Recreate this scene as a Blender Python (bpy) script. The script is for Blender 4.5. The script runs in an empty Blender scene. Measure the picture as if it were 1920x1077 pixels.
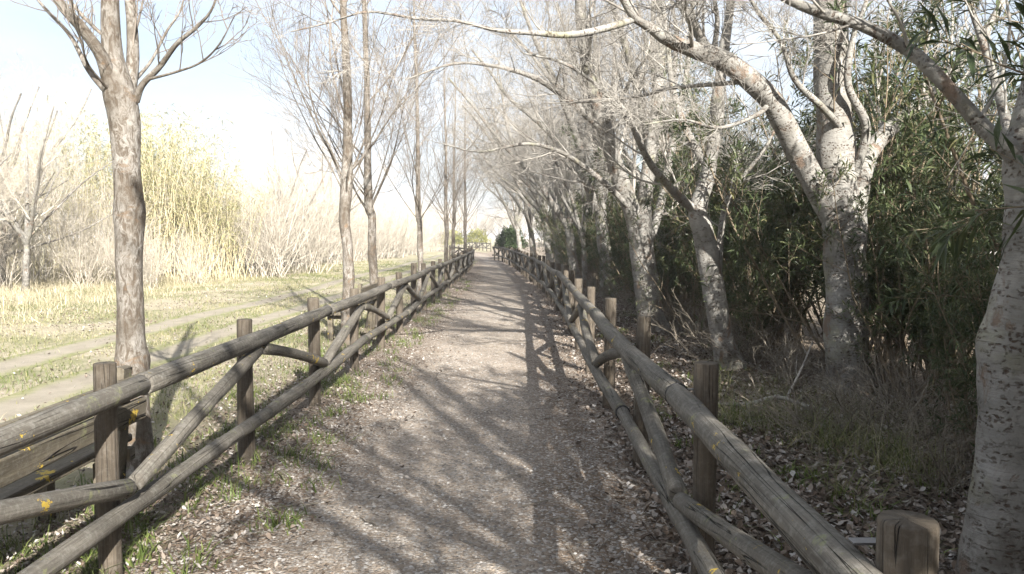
import bpy, math, random
import numpy as np
R_ = math.radians
rng = np.random.default_rng(7)
random.seed(7)
scene = bpy.context.scene
COL = scene.collection

# ------------------------------------------------------------------ camera, sky, sun, exposure
CAM_H, F_PX, PITCH = 1.58, 1450.0, R_(3.69)
cam_d = bpy.data.cameras.new('camera')
cam_d.sensor_width = 36.0
cam_d.lens = F_PX / 1920 * 36
cam_d.clip_start, cam_d.clip_end = 0.05, 3000
cam = bpy.data.objects.new('camera', cam_d)
COL.objects.link(cam)
cam.location = (0, 0, CAM_H)
cam.rotation_euler = (math.pi / 2 - PITCH, 0, 0)
scene.camera = cam

SUN_AZ, SUN_EL = R_(160), R_(28)          # azimuth clockwise from +Y: behind the camera, to the right
world = bpy.data.worlds.new('World')
scene.world = world
world.use_nodes = True
wn, wl = world.node_tree.nodes, world.node_tree.links
wn.clear()
w_out = wn.new('ShaderNodeOutputWorld')
w_bg = wn.new('ShaderNodeBackground')
w_sky = wn.new('ShaderNodeTexSky')
w_sky.sky_type = 'NISHITA'
w_sky.sun_disc = False
w_sky.sun_elevation = SUN_EL
w_sky.sun_rotation = SUN_AZ
w_sky.dust_density = 3.0
w_sky.air_density = 1.0
w_bg.inputs['Strength'].default_value = 0.06
# thin veil of high cloud over the whole sky
w_tc = wn.new('ShaderNodeTexCoord')
w_map = wn.new('ShaderNodeMapping')
w_map.inputs['Scale'].default_value = (1.2, 1.2, 5.0)
w_noi = wn.new('ShaderNodeTexNoise')
w_noi.inputs['Scale'].default_value = 1.7
w_noi.inputs['Detail'].default_value = 7
w_ramp = wn.new('ShaderNodeValToRGB')
w_ramp.color_ramp.elements[0].position = 0.36
w_ramp.color_ramp.elements[0].color = (0.45, 0.45, 0.45, 1)
w_ramp.color_ramp.elements[1].position = 0.62
w_ramp.color_ramp.elements[1].color = (0.85, 0.85, 0.85, 1)
w_mix = wn.new('ShaderNodeMixRGB')
w_mix.inputs['Color2'].default_value = (4.6, 4.9, 5.35, 1)
wl.new(w_tc.outputs['Generated'], w_map.inputs['Vector'])
wl.new(w_map.outputs['Vector'], w_noi.inputs['Vector'])
wl.new(w_noi.outputs['Fac'], w_ramp.inputs['Fac'])
wl.new(w_ramp.outputs['Color'], w_mix.inputs['Fac'])
wl.new(w_sky.outputs['Color'], w_mix.inputs['Color1'])
wl.new(w_mix.outputs['Color'], w_bg.inputs['Color'])
wl.new(w_bg.outputs['Background'], w_out.inputs['Surface'])

sun_d = bpy.data.lights.new('sun', 'SUN')
sun_d.energy = 5.0
sun_d.angle = R_(0.53)
sun_d.color = (1.0, 0.96, 0.895)
sun = bpy.data.objects.new('sun', sun_d)
COL.objects.link(sun)
_tosun = (math.sin(SUN_AZ) * math.cos(SUN_EL), math.cos(SUN_AZ) * math.cos(SUN_EL), math.sin(SUN_EL))
from mathutils import Vector
sun.rotation_euler = Vector(_tosun).to_track_quat('Z', 'Y').to_euler()
sun.location = (6, -20, 14)

scene.view_settings.view_transform = 'Standard'
scene.view_settings.look = 'None'
scene.view_settings.exposure = 1.92
scene.view_settings.gamma = 1.0
scene.cycles.max_bounces = 6
scene.cycles.diffuse_bounces = 3
scene.cycles.transparent_max_bounces = 4
scene.cycles.volume_bounces = 0
scene.cycles.use_adaptive_sampling = True
scene.cycles.adaptive_threshold = 0.02

# ------------------------------------------------------------------ helpers
def P(u, v, y):
    """a point of the place: the photo's pixel direction taken at the distance y along the path"""
    dx, dy = (u - 960) / F_PX, (538.5 - v) / F_PX
    cp, sp = math.cos(PITCH), math.sin(PITCH)
    d = (dx, cp + dy * sp, -sp + dy * cp)
    s = y / d[1]
    return (d[0] * s, y, CAM_H + d[2] * s)

def mesh_from(name, V, faces, mat=None, uv=None, attr=None, smooth=True):
    """V (N,3); faces: list of (M,k) int arrays; uv: list of (M,k,2) arrays"""
    me = bpy.data.meshes.new(name)
    V = np.asarray(V, np.float32)
    faces = [np.asarray(f, np.int32) for f in faces if len(f)]
    nl = sum(f.size for f in faces)
    nf = sum(len(f) for f in faces)
    me.vertices.add(len(V))
    me.vertices.foreach_set('co', V.ravel())
    me.loops.add(nl)
    me.loops.foreach_set('vertex_index', np.concatenate([f.ravel() for f in faces]))
    me.polygons.add(nf)
    ks = np.concatenate([np.full(len(f), f.shape[1], np.int32) for f in faces])
    st = np.concatenate([[0], np.cumsum(ks)[:-1]]).astype(np.int32)
    me.polygons.foreach_set('loop_start', st)
    me.polygons.foreach_set('loop_total', ks)
    me.polygons.foreach_set('use_smooth', np.full(nf, smooth, bool))
    if uv is not None:
        l = me.uv_layers.new(name='UVMap')
        l.data.foreach_set('uv', np.concatenate([np.asarray(x, np.float32).ravel() for x in uv]))
    if attr is not None:
        a = me.attributes.new('rnd', 'FLOAT', 'POINT')
        a.data.foreach_set('value', np.asarray(attr, np.float32))
    me.update()
    if mat:
        me.materials.append(mat)
    return me

def link(name, me, parent=None, loc=None, rot=None, scale=None):
    o = bpy.data.objects.new(name, me)
    COL.objects.link(o)
    if parent: o.parent = parent
    if loc is not None: o.location = loc
    if rot is not None: o.rotation_euler = rot
    if scale is not None: o.scale = scale
    return o

def tag(o, label=None, cat=None, group=None, kind=None):
    if label: o['label'] = label
    if cat: o['category'] = cat
    if group: o['group'] = group
    if kind: o['kind'] = kind
    return o

def copy_tree(src, loc, rotz=0.0, scale=1.0):
    c = src.copy(); COL.objects.link(c)
    c.location = loc; c.rotation_euler = (0, 0, rotz)
    c.scale = scale if hasattr(scale, '__len__') else (scale,) * 3
    for ch in src.children:
        d = ch.copy(); COL.objects.link(d); d.parent = c
    return c

def norm(a):
    return a / np.maximum(np.linalg.norm(a, axis=-1, keepdims=True), 1e-9)

def tubes(Pt, Rd, k, base=0):
    """batch of tubes along polylines: Pt (B,n,3), Rd (B,n) -> V, quads, uv"""
    Pt = np.asarray(Pt, float); Rd = np.asarray(Rd, float)
    B, n, _ = Pt.shape
    T = norm(np.gradient(Pt, axis=1))
    mt = norm(T.mean(axis=1))
    ref = np.where(np.abs(mt[:, 2:3]) > 0.8, np.array([[1.0, 0, 0]]), np.array([[0, 0, 1.0]]))
    ref = norm(ref - (ref * mt).sum(-1, keepdims=True) * mt)[:, None, :]
    N = norm(ref - (ref * T).sum(-1, keepdims=True) * T)
    Bn = np.cross(T, N)
    th = np.arange(k) / k * 2 * np.pi
    ring = N[:, :, None, :] * np.cos(th)[None, None, :, None] + Bn[:, :, None, :] * np.sin(th)[None, None, :, None]
    V = (Pt[:, :, None, :] + ring * Rd[:, :, None, None]).reshape(-1, 3)
    b = np.arange(B)[:, None, None] * n * k
    i = np.arange(n - 1)[None, :, None] * k
    j = np.arange(k)[None, None, :]
    j2 = (j + 1) % k
    Fq = np.stack([b + i + j, b + i + j2, b + i + k + j2, b + i + k + j], -1).reshape(-1, 4) + base
    seg = np.linalg.norm(np.diff(Pt, axis=1), axis=-1)
    L = np.concatenate([np.zeros((B, 1)), np.cumsum(seg, 1)], 1)
    u0 = np.broadcast_to(np.arange(k)[None, None, :] / k, (B, n - 1, k))
    u1 = u0 + 1.0 / k
    v0 = np.broadcast_to(L[:, :-1, None], (B, n - 1, k)); v1 = np.broadcast_to(L[:, 1:, None], (B, n - 1, k))
    UV = np.stack([np.stack([u0, v0], -1), np.stack([u1, v0], -1), np.stack([u1, v1], -1), np.stack([u0, v1], -1)], -2).reshape(-1, 4, 2)
    return V, Fq, UV

def smooth_line(pts, n):
    """Catmull-Rom through pts, n samples; pts may carry extra columns (radius)"""
    p = np.asarray(pts, float)
    q = np.vstack([2 * p[0] - p[1], p, 2 * p[-1] - p[-2]])
    t = np.linspace(0, len(p) - 1 - 1e-6, n)
    i = t.astype(int); f = (t - i)[:, None]
    a, b, c, d = q[i], q[i + 1], q[i + 2], q[i + 3]
    return 0.5 * (2 * b + (c - a) * f + (2 * a - 5 * b + 4 * c - d) * f ** 2 + (3 * b - a - 3 * c + d) * f ** 3)

def lump(V, C, amp, freq, seed):
    """uneven surface: push vertices out from their axis point by a cheap sum of waves"""
    r = np.random.default_rng(seed)
    s = np.zeros(len(V))
    for o in range(5):
        k = r.normal(size=3) * freq * (1.7 ** o); k[2] *= 0.6
        s += np.sin(V @ k + r.uniform(0, 6.3)) / (1.5 ** o)
    return V + norm(V - C) * (s * amp / 2)[:, None]

def limb_mesh(name, pts_r, mat, k=12, n=24, amp=0.06, seed=0, cap=False):
    """one smooth tapered limb/trunk from (x,y,z,r) rows"""
    L = smooth_line(pts_r, n)
    V, Fq, UV = tubes(L[None, :, :3], L[None, :, 3], k)
    C = np.repeat(L[:, :3], k, axis=0)
    V = lump(V, C, float(L[:, 3].mean()) * amp * 2, 9.0, seed)
    UV = UV.copy(); UV[:, :, 0] *= 2 * math.pi * float(L[:, 3].mean())
    return mesh_from(name, V, [Fq], mat, [UV])

def log_mesh(name, a, b, r0, r1, mat, k=16, n=9, bow=0.012, seed=0, amp=0.05):
    """a round pole from a to b with closed, slightly rounded ends"""
    r = np.random.default_rng(seed)
    a, b = np.array(a, float), np.array(b, float)
    t = np.linspace(0, 1, n)
    ctr = a + (b - a) * t[:, None]
    off = r.normal(size=3) * bow
    ctr = ctr + np.sin(t * math.pi)[:, None] * off
    rad = r0 + (r1 - r0) * t
    d = norm(b - a)
    e = 0.006
    ctr = np.vstack([ctr[0], ctr[0], ctr[0] + d * e, ctr[1:-1], ctr[-1] - d * e, ctr[-1], ctr[-1]])
    rad = np.concatenate([[0.001, rad[0] * 0.93, rad[0]], rad[1:-1], [rad[-1], rad[-1] * 0.93, 0.001]])
    # straight tangents: frames from the overall direction keep the end discs flat
    m = len(ctr)
    ref = np.array([1.0, 0, 0]) if abs(d[2]) > 0.8 else np.array([0, 0, 1.0])
    N = norm(ref - ref.dot(d) * d); Bn = np.cross(d, N)
    th = np.arange(k) / k * 2 * np.pi + r.uniform(0, 6.28)
    ring = np.cos(th)[:, None] * N + np.sin(th)[:, None] * Bn
    V = (ctr[:, None, :] + ring[None] * rad[:, None, None]).reshape(-1, 3)
    if amp:
        C = np.repeat(ctr, k, axis=0)
        V = np.where((np.repeat(rad, k) > 0.01)[:, None], lump(V, C, r0 * amp * 2, 6.0, seed + 1), V)
    i = np.arange(m - 1)[:, None] * k; j = np.arange(k)[None, :]; j2 = (j + 1) % k
    Fq = np.stack([i + j, i + j2, i + k + j2, i + k + j], -1).reshape(-1, 4)
    Lc = np.concatenate([[0], np.cumsum(np.linalg.norm(np.diff(ctr, axis=0), axis=1) + np.abs(np.diff(rad)))]) + r.uniform(0, 50)
    u0 = np.broadcast_to(j / k, (m - 1, k)) * 2 * math.pi * r0; u1 = u0 + 2 * math.pi * r0 / k
    v0 = np.broadcast_to(Lc[:-1, None], (m - 1, k)); v1 = np.broadcast_to(Lc[1:, None], (m - 1, k))
    UV = np.stack([np.stack([u0, v0], -1), np.stack([u1, v0], -1), np.stack([u1, v1], -1), np.stack([u0, v1], -1)], -2).reshape(-1, 4, 2)
    return mesh_from(name, V, [Fq], mat, [UV])

def box_mesh(name, sx, sy, sz, mat, bev=0.008):
    """plank with chamfered long edges, centred"""
    x, y, z = sx / 2, sy / 2, sz / 2
    b = min(bev, x * .5, y * .5, z * .5)
    V, Fc = [], []
    prof = [(-x + b, -z), (x - b, -z), (x, -z + b), (x, z - b), (x - b, z), (-x + b, z), (-x, z - b), (-x, -z + b)]
    for yy in (-y, y):
        V += [(p[0], yy, p[1]) for p in prof]
    q = [[i, (i + 1) % 8, 8 + (i + 1) % 8, 8 + i] for i in range(8)]
    e = [[7 - i for i in range(8)][::-1][::-1], [8 + i for i in range(8)]]
    uvq = [[(i * .05, -y), ((i + 1) * .05, -y), ((i + 1) * .05, y), (i * .05, y)] for i in range(8)]
    uve = [[(p[0], p[1]) for p in prof][::-1], [(p[0], p[1]) for p in prof]]
    return mesh_from(name, V, [q, e], mat, [uvq, uve], smooth=False)

# ------------------------------------------------------------------ materials
def new_mat(name):
    m = bpy.data.materials.new(name); m.use_nodes = True
    nt = m.node_tree; nt.nodes.clear()
    out = nt.nodes.new('ShaderNodeOutputMaterial')
    b = nt.nodes.new('ShaderNodeBsdfPrincipled')
    nt.links.new(b.outputs[0], out.inputs[0])
    b.inputs['Roughness'].default_value = 0.85
    b.inputs['Specular IOR Level'].default_value = 0.25
    return m, nt, b, out

def ramp(nt, src, stops):
    n = nt.nodes.new('ShaderNodeValToRGB'); cr = n.color_ramp
    while len(cr.elements) > 1: cr.elements.remove(cr.elements[-1])
    for i, (p, c) in enumerate(stops):
        e = cr.elements[0] if i == 0 else cr.elements.new(p)
        e.position = p
        e.color = (c, c, c, 1) if not hasattr(c, '__len__') else (*c, 1)
    nt.links.new(src, n.inputs[0])
    return n.outputs[0]

def noise(nt, vec, scale, detail=5, rough=0.55, dist=0.0, mapscale=None, loc=None):
    if mapscale is not None or loc is not None:
        mp = nt.nodes.new('ShaderNodeMapping')
        if mapscale is not None: mp.inputs['Scale'].default_value = mapscale
        if loc is not None: mp.inputs['Location'].default_value = loc
        nt.links.new(vec, mp.inputs[0]); vec = mp.outputs[0]
    n = nt.nodes.new('ShaderNodeTexNoise')
    n.inputs['Scale'].default_value = scale; n.inputs['Detail'].default_value = detail
    n.inputs['Roughness'].default_value = rough; n.inputs['Distortion'].default_value = dist
    nt.links.new(vec, n.inputs['Vector'])
    return n.outputs['Fac']

def voro(nt, vec, scale, mapscale=None, out='Distance', feature='F1', rand=1.0):
    if mapscale is not None:
        mp = nt.nodes.new('ShaderNodeMapping'); mp.inputs['Scale'].default_value = mapscale
        nt.links.new(vec, mp.inputs[0]); vec = mp.outputs[0]
    n = nt.nodes.new('ShaderNodeTexVoronoi'); n.feature = feature
    n.inputs['Scale'].default_value = scale; n.inputs['Randomness'].default_value = rand
    nt.links.new(vec, n.inputs['Vector'])
    return n.outputs[out]

def mixc(nt, fac, a, b, mode='MIX'):
    n = nt.nodes.new('ShaderNodeMixRGB'); n.blend_type = mode
    for s, v in ((0, fac), (1, a), (2, b)):
        if hasattr(v, 'is_linked'): nt.links.new(v, n.inputs[s])
        elif hasattr(v, '__len__'): n.inputs[s].default_value = (*v, 1)
        else: n.inputs[s].default_value = v if s == 0 else (v, v, v, 1)
    return n.outputs[0]

def math_(nt, op, a, b=0.0, clamp=False):
    n = nt.nodes.new('ShaderNodeMath'); n.operation = op; n.use_clamp = clamp
    for s, v in ((0, a), (1, b)):
        if hasattr(v, 'is_linked'): nt.links.new(v, n.inputs[s])
        else: n.inputs[s].default_value = v
    return n.outputs[0]

def bump(nt, b, h, strength=0.5, dist=0.02):
    n = nt.nodes.new('ShaderNodeBump'); n.inputs['Strength'].default_value = strength
    n.inputs['Distance'].default_value = dist
    nt.links.new(h, n.inputs['Height']); nt.links.new(n.outputs[0], b.inputs['Normal'])

def tex(nt, which='Object'):
    n = nt.nodes.new('ShaderNodeTexCoord'); return n.outputs[which]
def geo_pos(nt):
    return nt.nodes.new('ShaderNodeNewGeometry').outputs['Position']
def obj_rand(nt):
    return nt.nodes.new('ShaderNodeObjectInfo').outputs['Random']
def attr_rnd(nt):
    n = nt.nodes.new('ShaderNodeAttribute'); n.attribute_name = 'rnd'; return n.outputs['Fac']

def wood_mat(name, dark, light, lichen=0.0, pale=0.3):
    m, nt, b, _ = new_mat(name)
    uv = tex(nt, 'UV'); pos = geo_pos(nt)
    grain = noise(nt, uv, 1.0, 6, 0.65, 0.3, (90, 3.0, 1))
    big = noise(nt, uv, 1.0, 4, 0.6, 0, (9, 1.3, 1))
    col = mixc(nt, ramp(nt, grain, [(.3, 0), (.72, 1)]), dark, light)
    col = mixc(nt, ramp(nt, big, [(.35, 0), (.7, .8)]), col, tuple(c * .55 for c in dark))
    rn = math_(nt, 'MULTIPLY', obj_rand(nt), 0.4)
    col = mixc(nt, rn, col, tuple(c * 1.5 for c in dark))
    spk = noise(nt, pos, 38, 5, .7)
    col = mixc(nt, ramp(nt, spk, [(.48, 0), (.74, pale)]), col, (.33, .325, .295))
    # long drying cracks
    ck = noise(nt, uv, 1.0, 2, .4, .25, (26, .75, 1))
    crack = ramp(nt, math_(nt, 'ABSOLUTE', math_(nt, 'SUBTRACT', ck, .5)), [(.002, 1), (.009, 0)])
    msk = ramp(nt, noise(nt, uv, 1.0, 2, .5, 0, (6, .9, 1), (3, 7, 0)), [(.46, 0), (.56, 1)])
    crack = math_(nt, 'MULTIPLY', crack, msk)
    col = mixc(nt, crack, col, (.012, .01, .008))
    if lichen:
        ln = noise(nt, pos, 5.5, 6, .75)
        col = mixc(nt, ramp(nt, ln, [(.675 - lichen, 0), (.69 - lichen, 1)]), col, (.44, .31, .05))
        l2 = noise(nt, pos, 7.5, 6, .75, 0, None, (9, 3, 1))
        col = mixc(nt, ramp(nt, l2, [(.60, 0), (.66, .7)]), col, (.19, .20, .10))
    nt.links.new(col, b.inputs['Base Color'])
    h = math_(nt, 'SUBTRACT', math_(nt, 'ADD', math_(nt, 'MULTIPLY', grain, .5), math_(nt, 'MULTIPLY', spk, .3)), math_(nt, 'MULTIPLY', crack, 2.0))
    bump(nt, b, h, 1.0, .009)
    return m

M_post = wood_mat('post_wood', (.055, .044, .033), (.155, .128, .096), 0.0, .14)
M_rail = wood_mat('rail_wood', (.072, .064, .053), (.205, .188, .160), .042, .36)
M_plank = wood_mat('plank_wood', (.07, .058, .042), (.19, .165, .12), .06, .2)

def poplar_bark():
    m, nt, b, _ = new_mat('white_poplar_bark')
    uv = tex(nt, 'UV'); pos = geo_pos(nt)
    base = mixc(nt, ramp(nt, noise(nt, pos, 5, 5, .6), [(.35, 0), (.7, 1)]), (.135, .128, .114), (.29, .28, .258))
    base = mixc(nt, ramp(nt, noise(nt, uv, 1, 5, .7, .2, (5, 110, 1)), [(.45, 0), (.65, .5)]), base, (.15, .135, .115))
    moss = ramp(nt, noise(nt, pos, 2.2, 5, .65, 0, None, (4, 1, 2)), [(.56, 0), (.72, .55)])
    base = mixc(nt, moss, base, (.20, .20, .09))
    # rows of dark diamond lenticels
    dn = nt.nodes.new('ShaderNodeTexNoise'); dn.inputs['Scale'].default_value = 22; dn.inputs['Detail'].default_value = 4
    nt.links.new(pos, dn.inputs['Vector'])
    dv = nt.nodes.new('ShaderNodeVectorMath'); dv.operation = 'MULTIPLY_ADD'
    dv.inputs[1].default_value = (.05, .035, 0); nt.links.new(dn.outputs['Color'], dv.inputs[0]); nt.links.new(uv, dv.inputs[2])
    d1 = math_(nt, 'ADD', voro(nt, dv.outputs[0], 1.0, (36, 52, 1)), math_(nt, 'MULTIPLY', math_(nt, 'SUBTRACT', noise(nt, pos, 60, 3, .6), .5), .95))
    rows = ramp(nt, noise(nt, uv, 1, 4, .65, 0, (2.6, 9, 1)), [(.42, 0), (.56, 1)])
    dots = math_(nt, 'MULTIPLY', ramp(nt, d1, [(.22, 1), (.44, 0)]), rows)
    d2 = ramp(nt, noise(nt, uv, 1, 4, .7, .4, (7, 55, 1)), [(.58, 0), (.66, .6)])
    dots = math_(nt, 'MAXIMUM', dots, math_(nt, 'MULTIPLY', d2, rows))
    sz = nt.nodes.new('ShaderNodeSeparateXYZ'); nt.links.new(pos, sz.inputs[0])
    foot = ramp(nt, math_(nt, 'ADD', sz.outputs['Z'], noise(nt, pos, 3, 4, .7)), [(.55, .75), (1.5, 0)])
    crk = ramp(nt, noise(nt, uv, 1, 6, .7, 1.0, (22, 7, 1)), [(.42, 1), (.56, 0)])
    base = mixc(nt, math_(nt, 'MULTIPLY', foot, crk), base, (.07, .055, .043))
    scar = ramp(nt, noise(nt, pos, 4.5, 5, .7, .3, (1, 1, .7), (7, 7, 7)), [(.565, 0), (.64, .85)])
    col = mixc(nt, dots, base, (.075, .055, .042))
    col = mixc(nt, scar, col, (.15, .105, .075))
    nt.links.new(col, b.inputs['Base Color'])
    h = math_(nt, 'SUBTRACT', noise(nt, pos, 30, 5, .7), math_(nt, 'ADD', dots, math_(nt, 'MULTIPLY', scar, .8)))
    bump(nt, b, h, .7, .012)
    return m
M_bark_w = poplar_bark()

def grey_bark():
    m, nt, b, _ = new_mat('grey_brown_bark')
    uv = tex(nt, 'UV'); pos = geo_pos(nt)
    fis = noise(nt, uv, 1, 7, .72, 1.3, (24, 10, 1))
    col = mixc(nt, ramp(nt, noise(nt, pos, 3.5, 5, .65), [(.38, 0), (.62, 1)]), (.10, .085, .068), (.25, .235, .212))
    col = mixc(nt, ramp(nt, fis, [(.42, .92), (.57, 0)]), col, (.075, .058, .042))
    scar = ramp(nt, noise(nt, pos, 6, 5, .7, .5, (1, 1, 1.8), (2, 5, 1)), [(.58, 0), (.66, .8)])
    col = mixc(nt, scar, col, (.14, .095, .06))
    nt.links.new(col, b.inputs['Base Color'])
    bump(nt, b, math_(nt, 'ADD', fis, math_(nt, 'MULTIPLY', noise(nt, pos, 40, 4, .7), .4)), .8, .02)
    return m
M_bark_g = grey_bark()

def twig_mat(name, c0, c1, rough=.8):
    m, nt, b, _ = new_mat(name)
    pos = tex(nt, 'Object')
    nt.links.new(mixc(nt, ramp(nt, noise(nt, pos, 3.0, 4, .7), [(.35, 0), (.65, 1)]), c0, c1), b.inputs['Base Color'])
    b.inputs['Roughness'].default_value = rough
    return m
M_twig_w = twig_mat('pale_twig', (.115, .102, .088), (.35, .33, .295))
M_twig_g = twig_mat('brown_twig', (.085, .072, .06), (.22, .19, .16))
M_thicket = twig_mat('thicket_twig', (.25, .22, .175), (.52, .475, .405))
M_dead = twig_mat('dead_brush', (.08, .065, .05), (.30, .265, .21))
M_cane = twig_mat('cane_stem', (.34, .29, .17), (.56, .50, .33))
M_stem = twig_mat('shrub_stem', (.085, .065, .045), (.22, .175, .12))

def leaf_mat(name, stops, trans=.3, rough=.5):
    m, nt, b, out = new_mat(name)
    c = ramp(nt, attr_rnd(nt), stops)
    nt.links.new(c, b.inputs['Base Color'])
    b.inputs['Roughness'].default_value = rough
    if trans:
        t = nt.nodes.new('ShaderNodeBsdfTranslucent'); nt.links.new(c, t.inputs[0])
        mx = nt.nodes.new('ShaderNodeMixShader'); mx.inputs[0].default_value = trans
        nt.links.new(b.outputs[0], mx.inputs[1]); nt.links.new(t.outputs[0], mx.inputs[2])
        nt.links.new(mx.outputs[0], out.inputs[0])
    return m
M_ole = leaf_mat('oleander_leaf', [(0, (.036, .052, .024)), (.5, (.070, .088, .040)), (.85, (.125, .135, .062)), (1, (.24, .21, .10))], .28, .34)
M_caneleaf = leaf_mat('cane_leaf', [(0, (.17, .19, .075)), (.4, (.33, .32, .15)), (.8, (.47, .42, .25)), (1, (.58, .52, .36))], .35)
M_grass = leaf_mat('grass_blade', [(0, (.075, .105, .03)), (.45, (.15, .17, .06)), (.75, (.27, .25, .13)), (1, (.42, .37, .25))], .3)
M_dry = leaf_mat('dry_grass_blade', [(0, (.20, .18, .10)), (.5, (.38, .335, .22)), (1, (.55, .49, .36))], .25)
M_litter = leaf_mat('fallen_leaf', [(0, (.045, .034, .026)), (.35, (.135, .10, .074)), (.6, (.25, .212, .178)), (1, (.45, .43, .405))], .08, .8)
M_evergreen = leaf_mat('evergreen_leaf', [(0, (.025, .045, .018)), (1, (.07, .10, .035))], .2)
M_yellowbush = leaf_mat('yellow_green_leaf', [(0, (.14, .16, .04)), (1, (.34, .32, .10))], .3)
M_weed = leaf_mat('weed_leaf', [(0, (.06, .095, .022)), (1, (.165, .19, .06))], .3)
M_pebble = leaf_mat('pebble_stone', [(0, (.13, .115, .10)), (.6, (.30, .275, .245)), (1, (.52, .49, .45))], 0, .9)

def ground_mat():
    m, nt, b, _ = new_mat('field_ground')
    pos = geo_pos(nt)
    sep = nt.nodes.new('ShaderNodeSeparateXYZ'); nt.links.new(pos, sep.inputs[0])
    soil = mixc(nt, ramp(nt, noise(nt, pos, 2.3, 7, .7), [(.3, 0), (.7, 1)]), (.12, .088, .060), (.25, .20, .148))
    soil = mixc(nt, ramp(nt, noise(nt, pos, 45, 5, .75), [(.45, 0), (.7, .6)]), soil, (.40, .36, .31))
    grass = mixc(nt, ramp(nt, noise(nt, pos, 6, 6, .7), [(.3, 0), (.7, 1)]), (.13, .14, .055), (.28, .265, .15))
    straw = mixc(nt, ramp(nt, noise(nt, pos, 9, 6, .7), [(.3, 0), (.7, 1)]), (.26, .225, .15), (.45, .40, .30))
    n1 = ramp(nt, noise(nt, pos, .55, 5, .65), [(.44, 0), (.60, .9)])
    field = mixc(nt, n1, straw, grass)
    mr = nt.nodes.new('ShaderNodeMapRange')
    wob = math_(nt, 'ADD', sep.outputs['X'], math_(nt, 'MULTIPLY', math_(nt, 'SUBTRACT', noise(nt, pos, .9, 5, .7), .5), 2.4))
    nt.links.new(wob, mr.inputs[0])
    mr.inputs[1].default_value = -3.2; mr.inputs[2].default_value = -2.1
    col = mixc(nt, mr.outputs[0], field, soil)
    mr2 = nt.nodes.new('ShaderNodeMapRange'); nt.links.new(wob, mr2.inputs[0])
    mr2.inputs[1].default_value = 7.0; mr2.inputs[2].default_value = 9.5
    col = mixc(nt, mr2.outputs[0], col, straw)
    nt.links.new(col, b.inputs['Base Color'])
    bump(nt, b, math_(nt, 'ADD', noise(nt, pos, 28, 6, .75), noise(nt, pos, 5, 4, .6)), .9, .05)
    return m
M_ground = ground_mat()

def path_mat():
    m, nt, b, _ = new_mat('path_gravel')
    pos = geo_pos(nt); uv = tex(nt, 'UV')
    sep = nt.nodes.new('ShaderNodeSeparateXYZ'); nt.links.new(uv, sep.inputs[0])
    # worn pale middle, brown earthy margins (u runs across the path)
    a = math_(nt, 'ABSOLUTE', math_(nt, 'SUBTRACT', sep.outputs['X'], .5))
    a = math_(nt, 'ADD', a, math_(nt, 'MULTIPLY', math_(nt, 'SUBTRACT', noise(nt, pos, 1.6, 6, .7), .5), .34))
    edge = ramp(nt, a, [(.17, 0), (.33, 1)])
    mid = mixc(nt, ramp(nt, noise(nt, pos, 1.3, 6, .65), [(.35, 0), (.68, 1)]), (.225, .180, .138), (.35, .292, .230))
    brn = mixc(nt, ramp(nt, noise(nt, pos, 2.3, 7, .7), [(.3, 0), (.7, 1)]), (.112, .078, .052), (.212, .157, .110))
    col = mixc(nt, edge, mid, brn)
    v = voro(nt, pos, 62, None, 'Color')
    sv = nt.nodes.new('ShaderNodeSeparateColor'); nt.links.new(v, sv.inputs[0])
    col = mixc(nt, ramp(nt, sv.outputs[0], [(.5, 0), (.95, .7)]), col, (.47, .44, .40))
    col = mixc(nt, ramp(nt, sv.outputs[1], [(.6, 0), (.95, .6)]), col, (.10, .08, .065))
    nt.links.new(col, b.inputs['Base Color'])
    dist = voro(nt, pos, 62)
    h = math_(nt, 'ADD', math_(nt, 'MULTIPLY', dist, -.7), math_(nt, 'ADD', noise(nt, pos, 17, 6, .75), math_(nt, 'MULTIPLY', noise(nt, pos, 3, 3, .6), 1.5)))
    bump(nt, b, h, .9, .022)
    return m
M_path = path_mat()

def rut_mat():
    m, nt, b, _ = new_mat('track_earth')
    pos = geo_pos(nt); uv = tex(nt, 'UV')
    sep = nt.nodes.new('ShaderNodeSeparateXYZ'); nt.links.new(uv, sep.inputs[0])
    col = mixc(nt, ramp(nt, noise(nt, pos, 2.2, 6, .7), [(.3, 0), (.7, 1)]), (.20, .175, .135), (.30, .268, .215))
    gr = mixc(nt, ramp(nt, noise(nt, pos, 6, 6, .7), [(.3, 0), (.7, 1)]), (.13, .14, .055), (.28, .265, .15))
    a = math_(nt, 'ABSOLUTE', math_(nt, 'SUBTRACT', sep.outputs['X'], .5))
    a = math_(nt, 'ADD', a, math_(nt, 'MULTIPLY', math_(nt, 'SUBTRACT', noise(nt, pos, 1.7, 7, .75), .5), .7))
    col = mixc(nt, ramp(nt, a, [(.20, 0), (.42, 1)]), col, gr)
    nt.links.new(col, b.inputs['Base Color'])
    bump(nt, b, noise(nt, pos, 25, 6, .75), .7, .03)
    return m
M_rut = rut_mat()

def plain(name, col, rough=.6, metal=0.0, var=.15):
    m, nt, b, _ = new_mat(name)
    pos = tex(nt, 'Object')
    nt.links.new(mixc(nt, ramp(nt, noise(nt, pos, 9, 5, .65), [(.35, 0), (.7, 1)]), tuple(c * (1 - var) for c in col), col), b.inputs['Base Color'])
    b.inputs['Roughness'].default_value = rough; b.inputs['Metallic'].default_value = metal
    return m
M_strap = plain('black_strap', (.03, .03, .032), .5)
M_metal = plain('zinc_bracket', (.22, .22, .23), .4, .9)
M_white = plain('white_board', (.78, .77, .74), .6)
M_pink = plain('pink_board', (.72, .55, .50), .6)

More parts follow.
